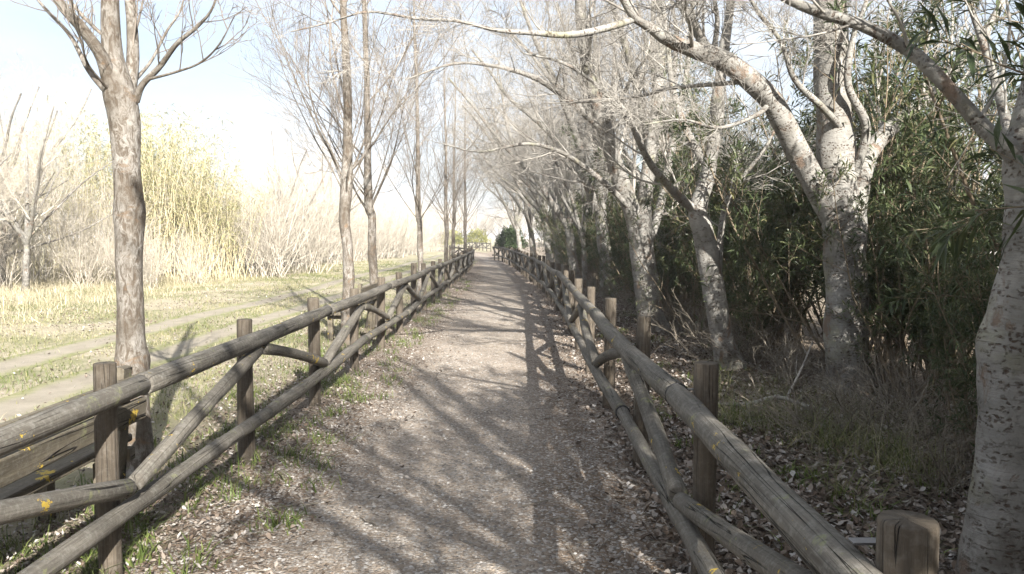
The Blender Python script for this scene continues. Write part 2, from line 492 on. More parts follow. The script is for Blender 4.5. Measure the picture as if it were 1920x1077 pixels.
# ------------------------------------------------------------------ the setting: ground, path, track
def strip(name, left, right, z, mat, nx=6):
    """a sheet between two polylines given as x(y) rows"""
    l, r = np.asarray(left, float), np.asarray(right, float)
    V, UV = [], []
    n = len(l)
    for i in range(n):
        for j in range(nx + 1):
            t = j / nx
            p = l[i] * (1 - t) + r[i] * t
            V.append((p[0], p[1], z)); UV.append((t, p[1]))
    q = [[i * (nx + 1) + j, i * (nx + 1) + j + 1, (i + 1) * (nx + 1) + j + 1, (i + 1) * (nx + 1) + j] for i in range(n - 1) for j in range(nx)]
    UV = np.array(UV)
    return mesh_from(name, V, [q], mat, [UV[np.array(q)]])

gx = np.array([-900, -300, -120, -60, -30, -14, -6, -2, 1, 4, 8, 14, 30, 60, 120, 300, 900], float)
gy = np.array([-900, -200, -60, -20, -5, 2, 6, 10, 16, 24, 34, 46, 60, 90, 140, 300, 900, 1500], float)
GV = [(x, y, 0) for y in gy for x in gx]
GQ = [[i * len(gx) + j, i * len(gx) + j + 1, (i + 1) * len(gx) + j + 1, (i + 1) * len(gx) + j] for i in range(len(gy) - 1) for j in range(len(gx) - 1)]
tag(link('ground', mesh_from('ground', GV, [GQ], M_ground)), 'flat winter ground of soil, straw and grass', 'ground', kind='structure')

L_LINE = [(-1.86, -6), (-1.86, 12), (-1.9, 26), (-2.0, 36), (-2.2, 43), (-2.6, 46.5), (-3.4, 49.5), (-4.2, 51.5)]
R_LINE = [(.80, -6), (.80, 1.5), (.87, 4), (.89, 8), (1.0, 15), (.92, 21), (.74, 26), (.5, 31), (.25, 37), (-.05, 43), (-.65, 50), (-1.5, 55)]
def interp_line(line, y):
    a = np.array(line); return float(np.interp(y, a[:, 1], a[:, 0]))
ys = list(np.arange(-8, 56, 1.0))
pl = [(interp_line(L_LINE[:5], y) + (.02 if y < 40 else 0), y) for y in ys] + [(-3.2, 60), (-4.8, 70), (-7.0, 82), (-11, 96)]
pr = [(interp_line(R_LINE, y) - .02, y) for y in ys] + [(-1.2, 60), (-1.6, 70), (-3.4, 82), (-6.5, 96)]
tag(link('path', strip('path', pl, pr, .004, M_path, 8)), 'pale trodden gravel footpath between the two fences', 'path', kind='structure')
ys2 = np.arange(-6, 75, 1.0)
for cx, w, nm in ((-4.68, .75, 'near'), (-6.15, .8, 'far')):
    c = [cx + .12 * math.sin(y * .35) + .05 * math.sin(y * 1.1 + cx) for y in ys2]
    t = strip('dirt_track', [(x - w / 2, y) for x, y in zip(c, ys2)], [(x + w / 2, y) for x, y in zip(c, ys2)], .004, M_rut)
    tag(link('dirt_track', t), 'bare wheel rut of the dirt track, the one %s the fence' % ('beside' if nm == 'near' else 'farther from'), 'track', kind='structure')

# ------------------------------------------------------------------ fences
def along(line, step, start=0.0, stop=None):
    p = np.array(line, float)
    d = np.concatenate([[0], np.cumsum(np.linalg.norm(np.diff(p, axis=0), axis=1))])
    s = np.arange(start, (stop or d[-1]), step)
    return np.stack([np.interp(s, d, p[:, 0]), np.interp(s, d, p[:, 1])], 1)

def build_fence(name, label, posts, side, top_odd, k_far=26, seed=0, name_strap=False):
    """posts: (n,2); side +1: rails on the +x side of the line. Zigzag braces meet the top rail at posts where (i%2)==top_odd"""
    root = bpy.data.objects.new(name, None); COL.objects.link(root)
    root.location = (posts[0][0], posts[0][1], 0)
    tag(root, label, 'fence')
    base = np.array([posts[0][0], posts[0][1], 0.0])
    r = np.random.default_rng(seed)
    n = len(posts)
    tan = np.gradient(posts, axis=0); tan = norm(tan)
    nor = np.stack([tan[:, 1], -tan[:, 0]], 1) * side
    def pt(i, h, off, extra=0.0):
        i = min(max(i, 0), n - 1)
        q = posts[i] + nor[i] * off + tan[i] * extra
        return np.array([q[0], q[1], h]) - base
    hs = 1.02 + r.normal(size=n) * .022
    hr = .875 + r.normal(size=n) * .012
    lr = .355 + r.normal(size=n) * .018
    for i in range(n):
        far = posts[i][1] > k_far
        k, sg = (9, 3) if far else (18, 7)
        lean = r.normal(size=2) * .012
        a = pt(i, -.12, 0); b = pt(i, hs[i], 0) + np.array([lean[0], lean[1], 0])
        rr = r.uniform(.049, .056)
        link('post', log_mesh('post', a, b, rr * 1.03, rr, M_post, k, sg, .004, seed * 100 + i, .035), root)
    OFF = .104
    def rails(hh, rad, offset_par, nm):
        i = 0 if offset_par == 0 else -1
        while i < n - 1:
            far = posts[max(i, 0)][1] > k_far
            step = 1 if posts[min(i + 2, n - 1)][1] > 20 else 2
            a0, b0 = max(i, 0), min(i + step, n - 1)
            k, sg = (8, 3) if far else (18, 12)
            a = pt(a0, hh[a0], OFF, .13 + .003 if a0 > 0 else -.2); b = pt(b0, hh[b0], OFF, .13 if b0 < n - 1 else .2)
            r0 = rad * r.uniform(.95, 1.08)
            link(nm, log_mesh(nm, a, b, r0, r0 * r.uniform(.92, 1.02), M_rail, k, sg, .011, seed * 1000 + i + int(hh[0] * 100) * 7, .05), root)
            if name_strap and a0 > 0 and posts[a0][1] < 9:
                d = norm(b - a); c0 = a - d * .035
                link('strap', log_mesh('strap', c0 - d * .004, c0 + d * .004, r0 * 1.055, r0 * 1.055, M_strap, 20, 3, 0, 1, 0), root)
            i += step
    rails(hr, .0525, 1 - top_odd, 'top_rail')
    rails(lr, .046, top_odd, 'lower_rail')
    for i in range(n - 1):
        far = posts[i][1] > k_far
        k, sg = (7, 2) if far else (14, 7)
        up = (i % 2) == top_odd          # post i is a top junction
        it, ib = (i, i + 1) if up else (i + 1, i)
        sgn = 1 if up else -1            # direction from the top junction towards the bottom one
        a = pt(it, hr[it] - .075, OFF, .05 * sgn); b = pt(ib, lr[ib] + .068, OFF, -.035 * sgn)
        rr = r.uniform(.040, .046)
        link('brace', log_mesh('brace', a, b, rr, rr * r.uniform(.93, 1.05), M_rail, k, sg, .018, seed * 3000 + i, .05), root)
    return root

left_posts = along(L_LINE, 1.85, 6 + 3.5 - 3 * 1.85)
right_posts = along(R_LINE, 1.85, 6 + 3.38 - 3 * 1.85)
f_left = build_fence('wooden_fence', 'rustic log fence with zigzag braces along the grassy track side of the path', left_posts, 1, 0, seed=3)
f_right = build_fence('wooden_fence', 'rustic log fence with zigzag braces along the leafy hedge side of the path', right_posts, -1, 0, seed=5, name_strap=True)
far_posts = np.stack([np.linspace(-6.6, -2.3, 9), np.linspace(106, 84, 9)], 1)
f_far = build_fence('wooden_fence', 'short sunlit log fence crossing the clearing where the path ends', far_posts[::-1], -1, 0, seed=8)

def bracket(x, y, z, parent):
    px, py, pz = parent.location
    me = box_mesh('bracket', .075, .03, .005, M_metal, .001)
    o = link('bracket', me, parent, (x - px, y - py, z - pz))
    return o
bracket(.82, 3.50, .885, f_right)
bracket(.755, 1.60, .937, f_right)

# ------------------------------------------------------------------ benches (backs to the path, facing the field)
def make_bench(loc, label):
    root = bpy.data.objects.new('park_bench', None); COL.objects.link(root); root.location = loc
    tag(root, label, 'bench', 'benches behind the track-side fence')
    def part(nm, s, p, rx=0, ry=0, rz=0, m=M_plank):
        return link(nm, box_mesh(nm, *s, m), root, p, (rx, ry, rz))
    for i, x in enumerate((0.0, -.165, -.33)):
        o = part('seat_plank', (.145, 1.9, .045), (x, 0, .425))
        for yy in (-.72, -.69 + .02, .69, .72 + .02):
            link('bolt', log_mesh('bolt', (.03, yy, .02), (.03, yy, .0285), .011, .011, M_metal, 10, 3, 0, 1, 0), o)
    for z, x in ((.60, .138), (.745, .151)):
        part('back_plank', (.04, 1.9, .125), (x, 0, z), 0, .09)
    for y in (-.76, .76):
        part('back_post', (.055, .09, .86), (.092, y, .44), 0, .09)
        part('leg', (.075, .075, .36), (-.33, y, .16))
        part('leg', (.075, .075, .36), (-.0, y, .16))
        part('seat_beam', (.52, .06, .075), (-.13, y + .072, .36))
    return root
make_bench((-2.27, 3.46, 0), 'weathered plank bench with yellow lichen beside the thick foreground trunk')
make_bench((-2.45, 12.55, 0), 'dark plank bench half hidden by the fence between two slim trunks')

# ------------------------------------------------------------------ branching
def spawn(Pp, Rp, per, t0, t1, ang, lfac, rfac, n, up=0.0, wig=.12, bias=(0, 0, 0), rmin=.0012, lmin=.05, taper=.3, tpow=1.0):
    """children of a batch of branches: returns points (B*per,n,3) and radii"""
    B, m, _ = Pp.shape
    L = np.linalg.norm(np.diff(Pp, axis=1), axis=-1).sum(1)
    C = B * per
    idx = np.repeat(np.arange(B), per)
    t = t0 + (t1 - t0) * ((np.tile(np.arange(per), B) + rng.uniform(0, 1, C)) / per) ** tpow
    f = t * (m - 1); i = np.minimum(f.astype(int), m - 2); w = (f - i)[:, None]
    o = Pp[idx, i] * (1 - w) + Pp[idx, i + 1] * w
    rp = Rp[idx, i] * (1 - w[:, 0]) + Rp[idx, i + 1] * w[:, 0]
    T = norm(Pp[idx, i + 1] - Pp[idx, i])
    rv = norm(rng.normal(size=(C, 3)) + np.array(bias) * 1.0)
    pe = norm(rv - (rv * T).sum(-1, keepdims=True) * T)
    a = np.radians(rng.uniform(ang[0], ang[1], C))[:, None]
    d = norm(np.cos(a) * T + np.sin(a) * pe)
    ln = np.maximum(L[idx] * rng.uniform(lfac[0], lfac[1], C) * (1.15 - .65 * t), lmin)
    r0 = np.maximum(np.minimum(rp * .85, rp * rfac * rng.uniform(.75, 1.15, C)), rmin)
    pts = np.empty((C, n, 3)); pts[:, 0] = o
    for s in range(1, n):
        d = norm(d + np.array([0, 0, up]) + rng.normal(size=(C, 3)) * wig + np.array(bias) * .04)
        pts[:, s] = pts[:, s - 1] + d * (ln / (n - 1))[:, None]
    rad = r0[:, None] * np.linspace(1, taper, n)[None]
    return pts, np.maximum(rad, rmin * .6)

def batch_mesh(name, sets, mat):
    V, Fs, off = [], [], 0
    for Pt, Rd, k in sets:
        v, f, _ = tubes(Pt, Rd, k, off)
        V.append(v); Fs.append(f); off += len(v)
    return mesh_from(name, np.concatenate(V), [np.concatenate(Fs)], mat)

def limbs_to_batch(limbs, n=14):
    L = np.stack([smooth_line(l, n) for l in limbs])
    return L[:, :, :3], L[:, :, 3]

def crown_sets(limbs, kind, dens=1.0, t0=.12):
    """bare twigs grown on a list of limbs"""
    Pl, Rl = limbs_to_batch(limbs)
    q = lambda x: max(1, int(round(x * dens)))
    if kind == 'spread':      # white poplar: crooked, spreading, very twiggy
        P1, R1 = spawn(Pl, Rl, q(8), t0, 1.0, (28, 62), (.30, .62), .30, 9, .06, .12, (-.25, -.05, .5), .004, taper=.2)
        P2, R2 = spawn(P1, R1, q(9), .10, 1.0, (25, 60), (.32, .66), .50, 6, .03, .14, (-.1, 0, .1), .0026, taper=.3)
        P3, R3 = spawn(P2, R2, q(8), .08, 1.0, (25, 58), (.34, .75), .60, 4, .03, .15, rmin=.0023, lmin=.16)
        P4, R4 = spawn(P3, R3, 2, .15, 1.0, (25, 50), (.4, .8), .7, 3, .04, .13, rmin=.002, lmin=.09)
        return [(P1, R1, 6), (P2, R2, 4), (P3, R3, 3), (P4, R4, 3)]
    # upright: long straight rising shoots
    P1, R1 = spawn(Pl, Rl, q(10), t0, .97, (28, 58), (.30, .56), .30, 9, .12, .09, rmin=.004)
    P2, R2 = spawn(P1, R1, q(8), .10, 1.0, (22, 50), (.30, .6), .55, 6, .08, .11, rmin=.0024)
    P3, R3 = spawn(P2, R2, q(5), .15, 1.0, (22, 50), (.3, .6), .6, 4, .06, .12, rmin=.0022, lmin=.1)
    return [(P1, R1, 5), (P2, R2, 4), (P3, R3, 3)]

def px(rows, y0=None):
    """limb rows (u, v, distance, radius) -> (x, y, z, radius)"""
    return [(*P(u, v, y), r) for u, v, y, r in rows]

def make_tree(label, trunk, limbs, kind, bark, twig, dens=1.0, group=None, seed=0, k=22, extra=None, name='poplar_tree', t0=.12):
    base = np.array([trunk[0][0], trunk[0][1], 0.0])
    root = bpy.data.objects.new(name, None); COL.objects.link(root); root.location = base
    tag(root, label, 'tree', group)
    sh = lambda rows: [(x - base[0], y - base[1], z, r) for x, y, z, r in rows]
    t = sh(trunk)
    x, y, z, r = t[0]
    t = [(x, y, -.15, r * 1.25), (x, y, .02, r * 1.15)] + ([(x, y, z, r)] if z > .1 else []) + t[1:]
    link('trunk', limb_mesh('trunk', t, bark, k, 60, .06, seed), root)
    ls = [sh(l) for l in limbs]
    for j, l in enumerate(ls):
        link('limb', limb_mesh('limb', l, bark, 12 if l[0][3] > .03 else 7, 26, .05, seed + j + 1), root)
    cs = crown_sets(ls + ([t[int(len(t) * (.7 if len(t) > 14 else .5)):]] if kind == 'up' else []), kind, dens, t0)
    link('crown', batch_mesh('crown', cs, twig), root)
    return root

def auto_limbs(base, h0, r0, n, spread, length, lean=(0, 0), up=.10, kind='spread', seed=0):
    """limbs rising from a fork at height h0 above base"""
    g = np.random.default_rng(seed); out = []
    for i in range(n):
        az = i / n * 2 * math.pi + g.uniform(-.5, .5)
        el = math.radians(g.uniform(*spread))
        d = np.array([math.cos(az) * math.cos(el) + lean[0], math.sin(az) * math.cos(el) + lean[1], math.sin(el)])
        d /= np.linalg.norm(d)
        p = np.array([base[0], base[1], h0 + g.uniform(-.25, .15)]); L = length * g.uniform(.75, 1.1)
        rows = []; rr = r0 * g.uniform(.45, .7)
        for s in range(7):
            rows.append((*p, rr * (1 - .12 * s)))
            d = d + np.array([lean[0] * .12, lean[1] * .12, up]) + g.normal(size=3) * .11; d /= np.linalg.norm(d)
            p = p + d * L / 6
        out.append(rows)
    return out

# ------------------------------------------------------------------ trees of the hedge side (white poplars)
D = 3.4
T1 = px([(1878, 1090, D, .155), (1880, 960, D, .142), (1888, 820, D, .125), (1893, 700, D, .122), (1896, 650, D, .128), (1906, 590, D, .108), (1924, 490, D, .098), (1928, 390, D, .094), (1930, 300, D, .098), (1945, 190, D + .05, .08), (1960, 40, D + .1, .07), (1965, -200, D + .2, .055), (1960, -500, D + .3, .04)])
B1 = [px([(1930, 320, D, .055), (1893, 280, D, .045), (1850, 245, D + .05, .038), (1800, 190, D + .1, .034), (1740, 125, D + .15, .032), (1690, 85, D + .2, .030), (1610, 45, D + .25, .027), (1540, 25, D + .3, .024), (1480, 0, D + .35, .021), (1380, -50, D + .4, .016), (1250, -90, D + .4, .008)]),
      px([(1925, 400, D, .03), (1890, 240, D + .5, .026), (1850, 100, D + .9, .02), (1810, -20, D + 1.1, .015), (1790, -140, D + 1.3, .01)])]
make_tree('pale spotted poplar trunk cut by the frame edge, nearest the end post', T1, B1, 'spread', M_bark_w, M_twig_w, .65, 'white poplars along the hedge', 11, 30)

D = 7.8
T2 = px([(1588, 770, D, .235), (1587, 700, D, .215), (1587, 620, D, .205), (1586, 520, D, .20), (1583, 430, D, .205), (1574, 360, D, .185), (1565, 250, D, .17), (1559, 120, D, .162), (1556, 0, D, .155), (1550, -200, D, .14), (1545, -500, D, .10), (1540, -800, D, .05)])
B2 = [px([(1582, 440, D, .13), (1545, 375, D - .05, .125), (1497, 290, D - .15, .115), (1465, 222, D - .25, .108), (1442, 182, D - .3, .105), (1400, 145, D - .4, .10), (1350, 110, D - .5, .095), (1305, 95, D - .6, .075), (1258, 78, D - .7, .060), (1215, 50, D - .8, .045), (1188, 33, D - .9, .036), (1165, -10, D - 1, .030), (1130, -90, D - 1.1, .02), (1080, -200, D - 1.2, .01)]),
      px([(1190, 36, D - .88, .032), (1140, 52, D - 1, .030), (1070, 66, D - 1.1, .027), (1000, 62, D - 1.2, .022), (930, 57, D - 1.3, .018), (860, 40, D - 1.4, .014), (780, 35, D - 1.5, .011), (690, 22, D - 1.6, .009), (620, 42, D - 1.7, .007), (545, 60, D - 1.8, .004)]),
      px([(1328, 100, D - .55, .05), (1300, 45, D - .4, .046), (1270, -10, D - .3, .04), (1240, -120, D - .2, .03), (1220, -260, D, .015)]),
      px([(1338, 100, D - .52, .028), (1345, 40, D - .6, .024), (1338, -20, D - .7, .02), (1345, -120, D - .8, .012)]),
      px([(1600, 420, D, .10), (1622, 310, D + .1, .09), (1660, 250, D + .4, .085), (1720, 200, D + .8, .075), (1790, 130, D + 1.2, .06), (1860, 40, D + 1.6, .05), (1920, -80, D + 2, .03)]),
      px([(1602, 330, D - .1, .045), (1625, 240, D - .2, .04), (1590, 160, D - .3, .034), (1600, 70, D - .35, .026), (1625, 0, D - .4, .02), (1650, -100, D - .4, .012)]),
      px([(1572, 235, D - .15, .035), (1540, 200, D - .4, .032), (1490, 150, D - .6, .028), (1465, 80, D - .7, .022), (1420, 20, D - .8, .017), (1380, -50, D - .9, .01)]),
      px([(1445, 190, D - .3, .03), (1420, 215, D - .4, .024), (1350, 240, D - .6, .018), (1280, 225, D - .8, .012), (1200, 235, D - 1, .006)])]
make_tree('thick forked white poplar with a big limb arching over the fence', T2, B2, 'spread', M_bark_w, M_twig_w, .85, 'white poplars along the hedge', 21, 30, t0=.3)

D = 9.2
T3 = px([(1368, 712, D, .165), (1358, 650, D, .145), (1345, 580, D, .132), (1332, 510, D, .127), (1319, 440, D, .122), (1309, 392, D, .115), (1328, 325, D, .085), (1342, 240, D, .075), (1352, 130, D, .065), (1368, 20, D, .055), (1375, -120, D, .045), (1370, -300, D, .03), (1360, -480, D, .015)])
B3 = [px([(1310, 400, D, .06), (1280, 376, D - .1, .052), (1250, 345, D - .3, .045), (1215, 300, D - .5, .038), (1180, 230, D - .7, .03), (1130, 170, D - .9, .022), (1060, 120, D - 1.1, .015), (980, 100, D - 1.3, .008)]),
      px([(1345, 560, D, .05), (1350, 460, D + .1, .045), (1362, 385, D + .2, .04), (1395, 330, D + .3, .03), (1440, 270, D + .4, .02), (1480, 180, D + .5, .01)]),
      px([(1330, 320, D, .05), (1290, 250, D + .2, .045), (1260, 160, D + .4, .036), (1250, 60, D + .6, .028), (1230, -60, D + .8, .018), (1200, -180, D + 1, .01)])]
make_tree('slender white poplar leaning towards the path, left of the thick forked trunk', T3, B3, 'spread', M_bark_w, M_twig_w, 1.0, 'white poplars along the hedge', 31, 24)

D = 12.7
T4 = px([(1226, 640, D, .24), (1220, 590, D, .215), (1211, 520, D, .205), (1203, 455, D, .20), (1206, 400, D, .14), (1216, 320, D, .11), (1232, 200, D, .095), (1240, 60, D, .08), (1235, -100, D, .06), (1225, -280, D, .03)])
B4 = [px([(1200, 470, D, .15), (1186, 400, D - .1, .145), (1160, 330, D - .3, .135), (1140, 265, D - .5, .13), (1122, 200, D - .6, .12), (1104, 130, D - .8, .105), (1092, 60, D - .9, .09), (1085, -30, D - 1, .075), (1070, -160, D - 1.1, .05), (1050, -300, D - 1.2, .02)]),
      px([(1212, 460, D, .085), (1236, 395, D + .1, .078), (1250, 325, D + .3, .07), (1268, 240, D + .5, .06), (1290, 120, D + .7, .045), (1300, -20, D + .9, .03)]),
      px([(1135, 250, D - .5, .06), (1080, 200, D - .8, .05), (1010, 150, D - 1.2, .04), (930, 125, D - 1.6, .028), (850, 120, D - 2, .018), (760, 150, D - 2.4, .008)]),
      px([(1180, 390, D - .2, .05), (1130, 340, D - .6, .042), (1060, 290, D - 1, .034), (990, 270, D - 1.4, .026), (900, 285, D - 1.8, .016), (830, 270, D - 2.2, .008)])]
make_tree('white poplar splitting low into three pale stems beyond the leaning one', T4, B4, 'spread', M_bark_w, M_twig_w, 1.08, 'white poplars along the hedge', 41, 24)

def auto_poplar(label, x, y, h, r, lean, seed, dens=.9, nl=5, length=6.0, k=14):
    trunk = [(x, y, 0, r * 1.15), (x + lean * .3, y, h * .35, r), (x + lean * .7, y, h * .7, r * .92), (x + lean, y, h, r * .85), (x + lean * 1.2, y, h + 1.6, r * .6), (x + lean * 1.5, y + .2, h + 3.6, r * .4), (x + lean * 1.6, y + .3, h + 5.5, r * .15)]
    limbs = auto_limbs((x + lean, y), h, r, nl, (42, 66), length, (-.28, -.05), .07, seed=seed)
    return make_tree(label, trunk, limbs, 'spread', M_bark_w, M_twig_w, dens, 'white poplars along the hedge', seed, k)
p5 = auto_poplar('white poplar with a straight pale trunk, fifth in the hedge row', 2.55, 20.3, 2.3, .18, -.25, 51, 1.12, 5, 6.2)
p6 = auto_poplar('white poplar with a crooked grey trunk, sixth in the hedge row', 2.15, 26.5, 2.0, .17, -.2, 61, 1.12, 5, 6.0)
for (x, y, sc, rz, lab) in [(2.25, 23.6, (.45, .45, .8), .3, 'thin young white poplar between two thicker trunks of the hedge row'),
                            (2.0, 32.5, 1.0, .2, 'white poplar behind the place where the hedge-side fence starts to curve'),
                            (1.9, 38.5, 1.05, -.3, 'leaning white poplar near the curve of the hedge-side fence'),
                            (1.3, 45.0, 1.0, .25, 'white poplar at the far bend of the hedge-side fence'),
                            (.6, 52.0, .95, -.2, 'small far white poplar by the evergreen bush'),
                            (3.3, 16.2, .9, .15, 'white poplar set back in the hedge behind the split one'),
                            (3.6, 29.5, .95, -.15, 'white poplar set back in the hedge beyond the fifth trunk'),
                            (3.1, 42.0, 1.05, .4, 'white poplar set back in the hedge near the far bend')]:
    c = copy_tree(p5 if rng.uniform() < .5 else p6, (x, y, 0), rz, sc); c['label'] = lab
# the row goes on behind the photographer and shades the foreground
for i, (x, y, sc, rz) in enumerate([(2.7, -1.6, .8, .1), (4.8, -8.9, .85, -.3), (2.5, -12.5, 1.0, .3)]):
    c = copy_tree(p6 if i % 2 else p5, (x, y, 0), rz, sc)
    c['label'] = ['white poplar of the hedge row just behind the viewpoint', 'second white poplar of the hedge row behind the viewpoint', 'third white poplar of the hedge row behind the viewpoint'][i]

# ------------------------------------------------------------------ trees of the track side (upright, grey bark)
D = 5.15
TL = px([(254, 915, D, .150), (253, 860, D, .132), (252, 790, D, .116), (250, 715, D, .106), (250, 675, D, .118), (247, 640, D, .098), (243, 540, D, .090), (242, 450, D, .090), (241, 400, D, .103), (241, 365, D, .092), (238, 300, D, .084), (233, 220, D, .098), (224, 170, D, .112), (212, 110, D, .075), (208, 40, D, .065), (205, -80, D, .055), (200, -300, D, .04), (195, -600, D, .02)])
BL = [px([(215, 190, D, .07), (192, 110, D - .1, .058), (155, 55, D - .2, .048), (112, 5, D - .3, .04), (70, -80, D - .4, .03), (30, -220, D - .5, .015)]),
      px([(240, 190, D, .06), (249, 120, D + .1, .052), (247, 40, D + .15, .046), (240, -80, D + .2, .036), (250, -260, D + .3, .02)]),
      px([(255, 190, D, .035), (268, 158, D - .05, .028), (300, 125, D - .1, .024), (332, 82, D - .2, .02), (370, 50, D - .25, .016), (400, 12, D - .3, .012), (418, -60, D - .3, .007)]),
      px([(205, 180, D, .028), (165, 130, D + .2, .023), (130, 65, D + .35, .019), (75, 5, D + .5, .014), (20, -70, D + .6, .007)]),
      px([(275, 150, D - .06, .013), (330, 135, D - .2, .011), (375, 118, D - .3, .009), (410, 85, D - .4, .007), (440, 30, D - .5, .004)]),
      px([(254, 150, D + .1, .018), (285, 112, D + .3, .015), (312, 60, D + .4, .012), (340, 15, D + .5, .009), (352, -50, D + .6, .005)]),
      px([(200, 165, D - .1, .012), (165, 120, D - .3, .010), (150, 70, D - .4, .009), (128, 20, D - .5, .007), (120, -60, D - .5, .004)])]
BL = [[(x, y, z, r * .74) for x, y, z, r in l] for l in BL]
TL = [(x, y, z, r * (.95 if z < 2.4 else .85)) for x, y, z, r in TL]
make_tree('thick grey foreground tree with knotted trunk beside the bench', TL, BL, 'up', M_bark_g, M_twig_g, .46, 'upright trees along the track', 71, 30, t0=.22)

def upright_tree(label, x, y, r, seed, hf=2.35, k=16):
    g = np.random.default_rng(seed)
    w = lambda s: g.normal() * s
    trunk = [(x, y, 0, r * 1.2), (x + w(.03), y, .6, r * 1.0), (x + w(.03), y, 1.3, r * .95), (x + w(.03), y, 1.9, r * .9), (x + w(.03), y, hf, r * .98), (x + w(.04), y, hf + 1.2, r * .72), (x + w(.06), y, hf + 3, r * .55), (x + w(.08), y, hf + 5, r * .35), (x + w(.1), y, hf + 7, r * .12)]
    limbs = auto_limbs((x, y), hf, r, 9, (36, 62), 3.6, (0, 0), .12, seed=seed)
    limbs = [[(a, b, c, rr * .27) for a, b, c, rr in l] for l in limbs]
    return make_tree(label, trunk, limbs, 'up', M_bark_g, M_twig_g, .82, 'upright trees along the track', seed, k)
u1 = upright_tree('upright bare tree with pale straight trunk behind the second bench, first after the foreground tree', -2.46, 11.5, .088, 81)
u2 = upright_tree('upright bare tree with slim trunk just behind the first pale straight one', -2.45, 13.4, .078, 82, 2.2)
for i, (x, y, sc, rz, lab) in enumerate([(-2.42, 20.2, 1.0, 1.0, 'upright bare tree standing alone mid-way along the track-side fence'),
                                         (-2.45, 29.0, .95, 2.2, 'leftmost of three far upright trees at the end of the fence'),
                                         (-2.42, 32.2, 1.0, 4.0, 'middle one of three far upright trees at the end of the fence'),
                                         (-2.48, 41.0, 1.05, 5.0, 'rightmost of three far upright trees at the end of the fence')]):
    c = copy_tree((u2, u1)[i % 2], (x, y, 0), rz, sc); c['label'] = lab

# ------------------------------------------------------------------ leaf clouds
def leaves_mesh(name, O, Dv, length, width, mat, droop=.15, rnd=None, k5=True):
    """narrow folded leaves from origins O along directions Dv"""
    n = len(O)
    Dv = norm(Dv)
    up = norm(np.array([0, 0, 1.0]) + rng.normal(size=(n, 3)) * .35)
    S = norm(np.cross(Dv, up)); U = np.cross(S, Dv)
    l = np.broadcast_to(length, n)[:, None]; w = np.broadcast_to(width, n)[:, None]
    mid = O + Dv * l * .45
    tip = O + Dv * l - U * l * droop - np.array([0, 0, 1.0]) * l * droop
    V = np.stack([O, mid + S * w / 2, mid - U * w * .18, mid - S * w / 2, tip], 1).reshape(-1, 3)
    b = np.arange(n)[:, None] * 5
    Fc = np.concatenate([b + np.array([0, 1, 2]), b + np.array([0, 2, 3]), b + np.array([1, 4, 2]), b + np.array([2, 4, 3])])
    if rnd is None: rnd = rng.uniform(0, 1, n)
    return mesh_from(name, V, [Fc], mat, None, np.repeat(rnd, 5), smooth=False)

def stems_batch(n, spread, height, r, npts=7, up=.06, wig=.07, rad_base=.3, el=(55, 85)):
    az = rng.uniform(0, 2 * math.pi, n); e = np.radians(rng.uniform(el[0], el[1], n))
    d = np.stack([np.cos(az) * np.cos(e) * spread, np.sin(az) * np.cos(e) * spread, np.sin(e)], 1); d = norm(d)
    p = np.zeros((n, npts, 3))
    rr = rad_base * np.sqrt(rng.uniform(0, 1, n)); a2 = rng.uniform(0, 2 * math.pi, n)
    p[:, 0] = np.stack([np.cos(a2) * rr, np.sin(a2) * rr, np.zeros(n) - .05], 1)
    L = height * rng.uniform(.6, 1.08, n)
    for s in range(1, npts):
        d = norm(d + np.array([0, 0, up]) + rng.normal(size=(n, 3)) * wig)
        p[:, s] = p[:, s - 1] + d * (L / (npts - 1))[:, None]
    R = (r * rng.uniform(.6, 1.3, n))[:, None] * np.linspace(1, .3, npts)[None]
    return p, R

# oleander-like hedge shrubs
def make_oleander(h, n_stem=26, tips=5):
    p, r_ = stems_batch(n_stem, 1.0, h, .022, 7, .05, .10, .55, (52, 86))
    p1, r1 = spawn(p, r_, 9, .18, 1.0, (25, 60), (.16, .34), .5, 5, .06, .10, rmin=.004, lmin=.3)
    p2, r2 = spawn(p1, r1, 3, .25, 1.0, (25, 55), (.4, .8), .6, 4, .10, .10, rmin=.003, lmin=.2)
    allp = np.concatenate([p1[:, -4:], p2[:, -4:], p[:, -4:]])
    per = 14
    B = len(allp); idx = np.repeat(np.arange(B), per)
    t = rng.uniform(.1, 1, len(idx)) ** .8 * 3
    i = np.minimum(t.astype(int), 2); w = (t - i)[:, None]
    O = allp[idx, i] * (1 - w) + allp[idx, i + 1] * w
    T = norm(allp[idx, i + 1] - allp[idx, i])
    rv = norm(rng.normal(size=T.shape)); pe = norm(rv - (rv * T).sum(-1, keepdims=True) * T)
    Dv = norm(T * rng.uniform(.3, 1.1, (len(idx), 1)) + pe * .8)
    tone = np.clip(np.repeat(rng.normal(.42, .17, B), per) + rng.normal(0, .16, len(idx)), 0, 1)
    root = bpy.data.objects.new('oleander_shrub', None); COL.objects.link(root)
    link('stems', batch_mesh('stems', [(p, r_, 6), (p1, r1, 4), (p2, r2, 3)], M_stem), root)
    link('foliage', leaves_mesh('foliage', O, Dv, rng.uniform(.10, .19, len(idx)), rng.uniform(.016, .027, len(idx)), M_ole, .12, tone), root)
    return root
ole = [make_oleander(3.6), make_oleander(3.9), make_oleander(3.3)]
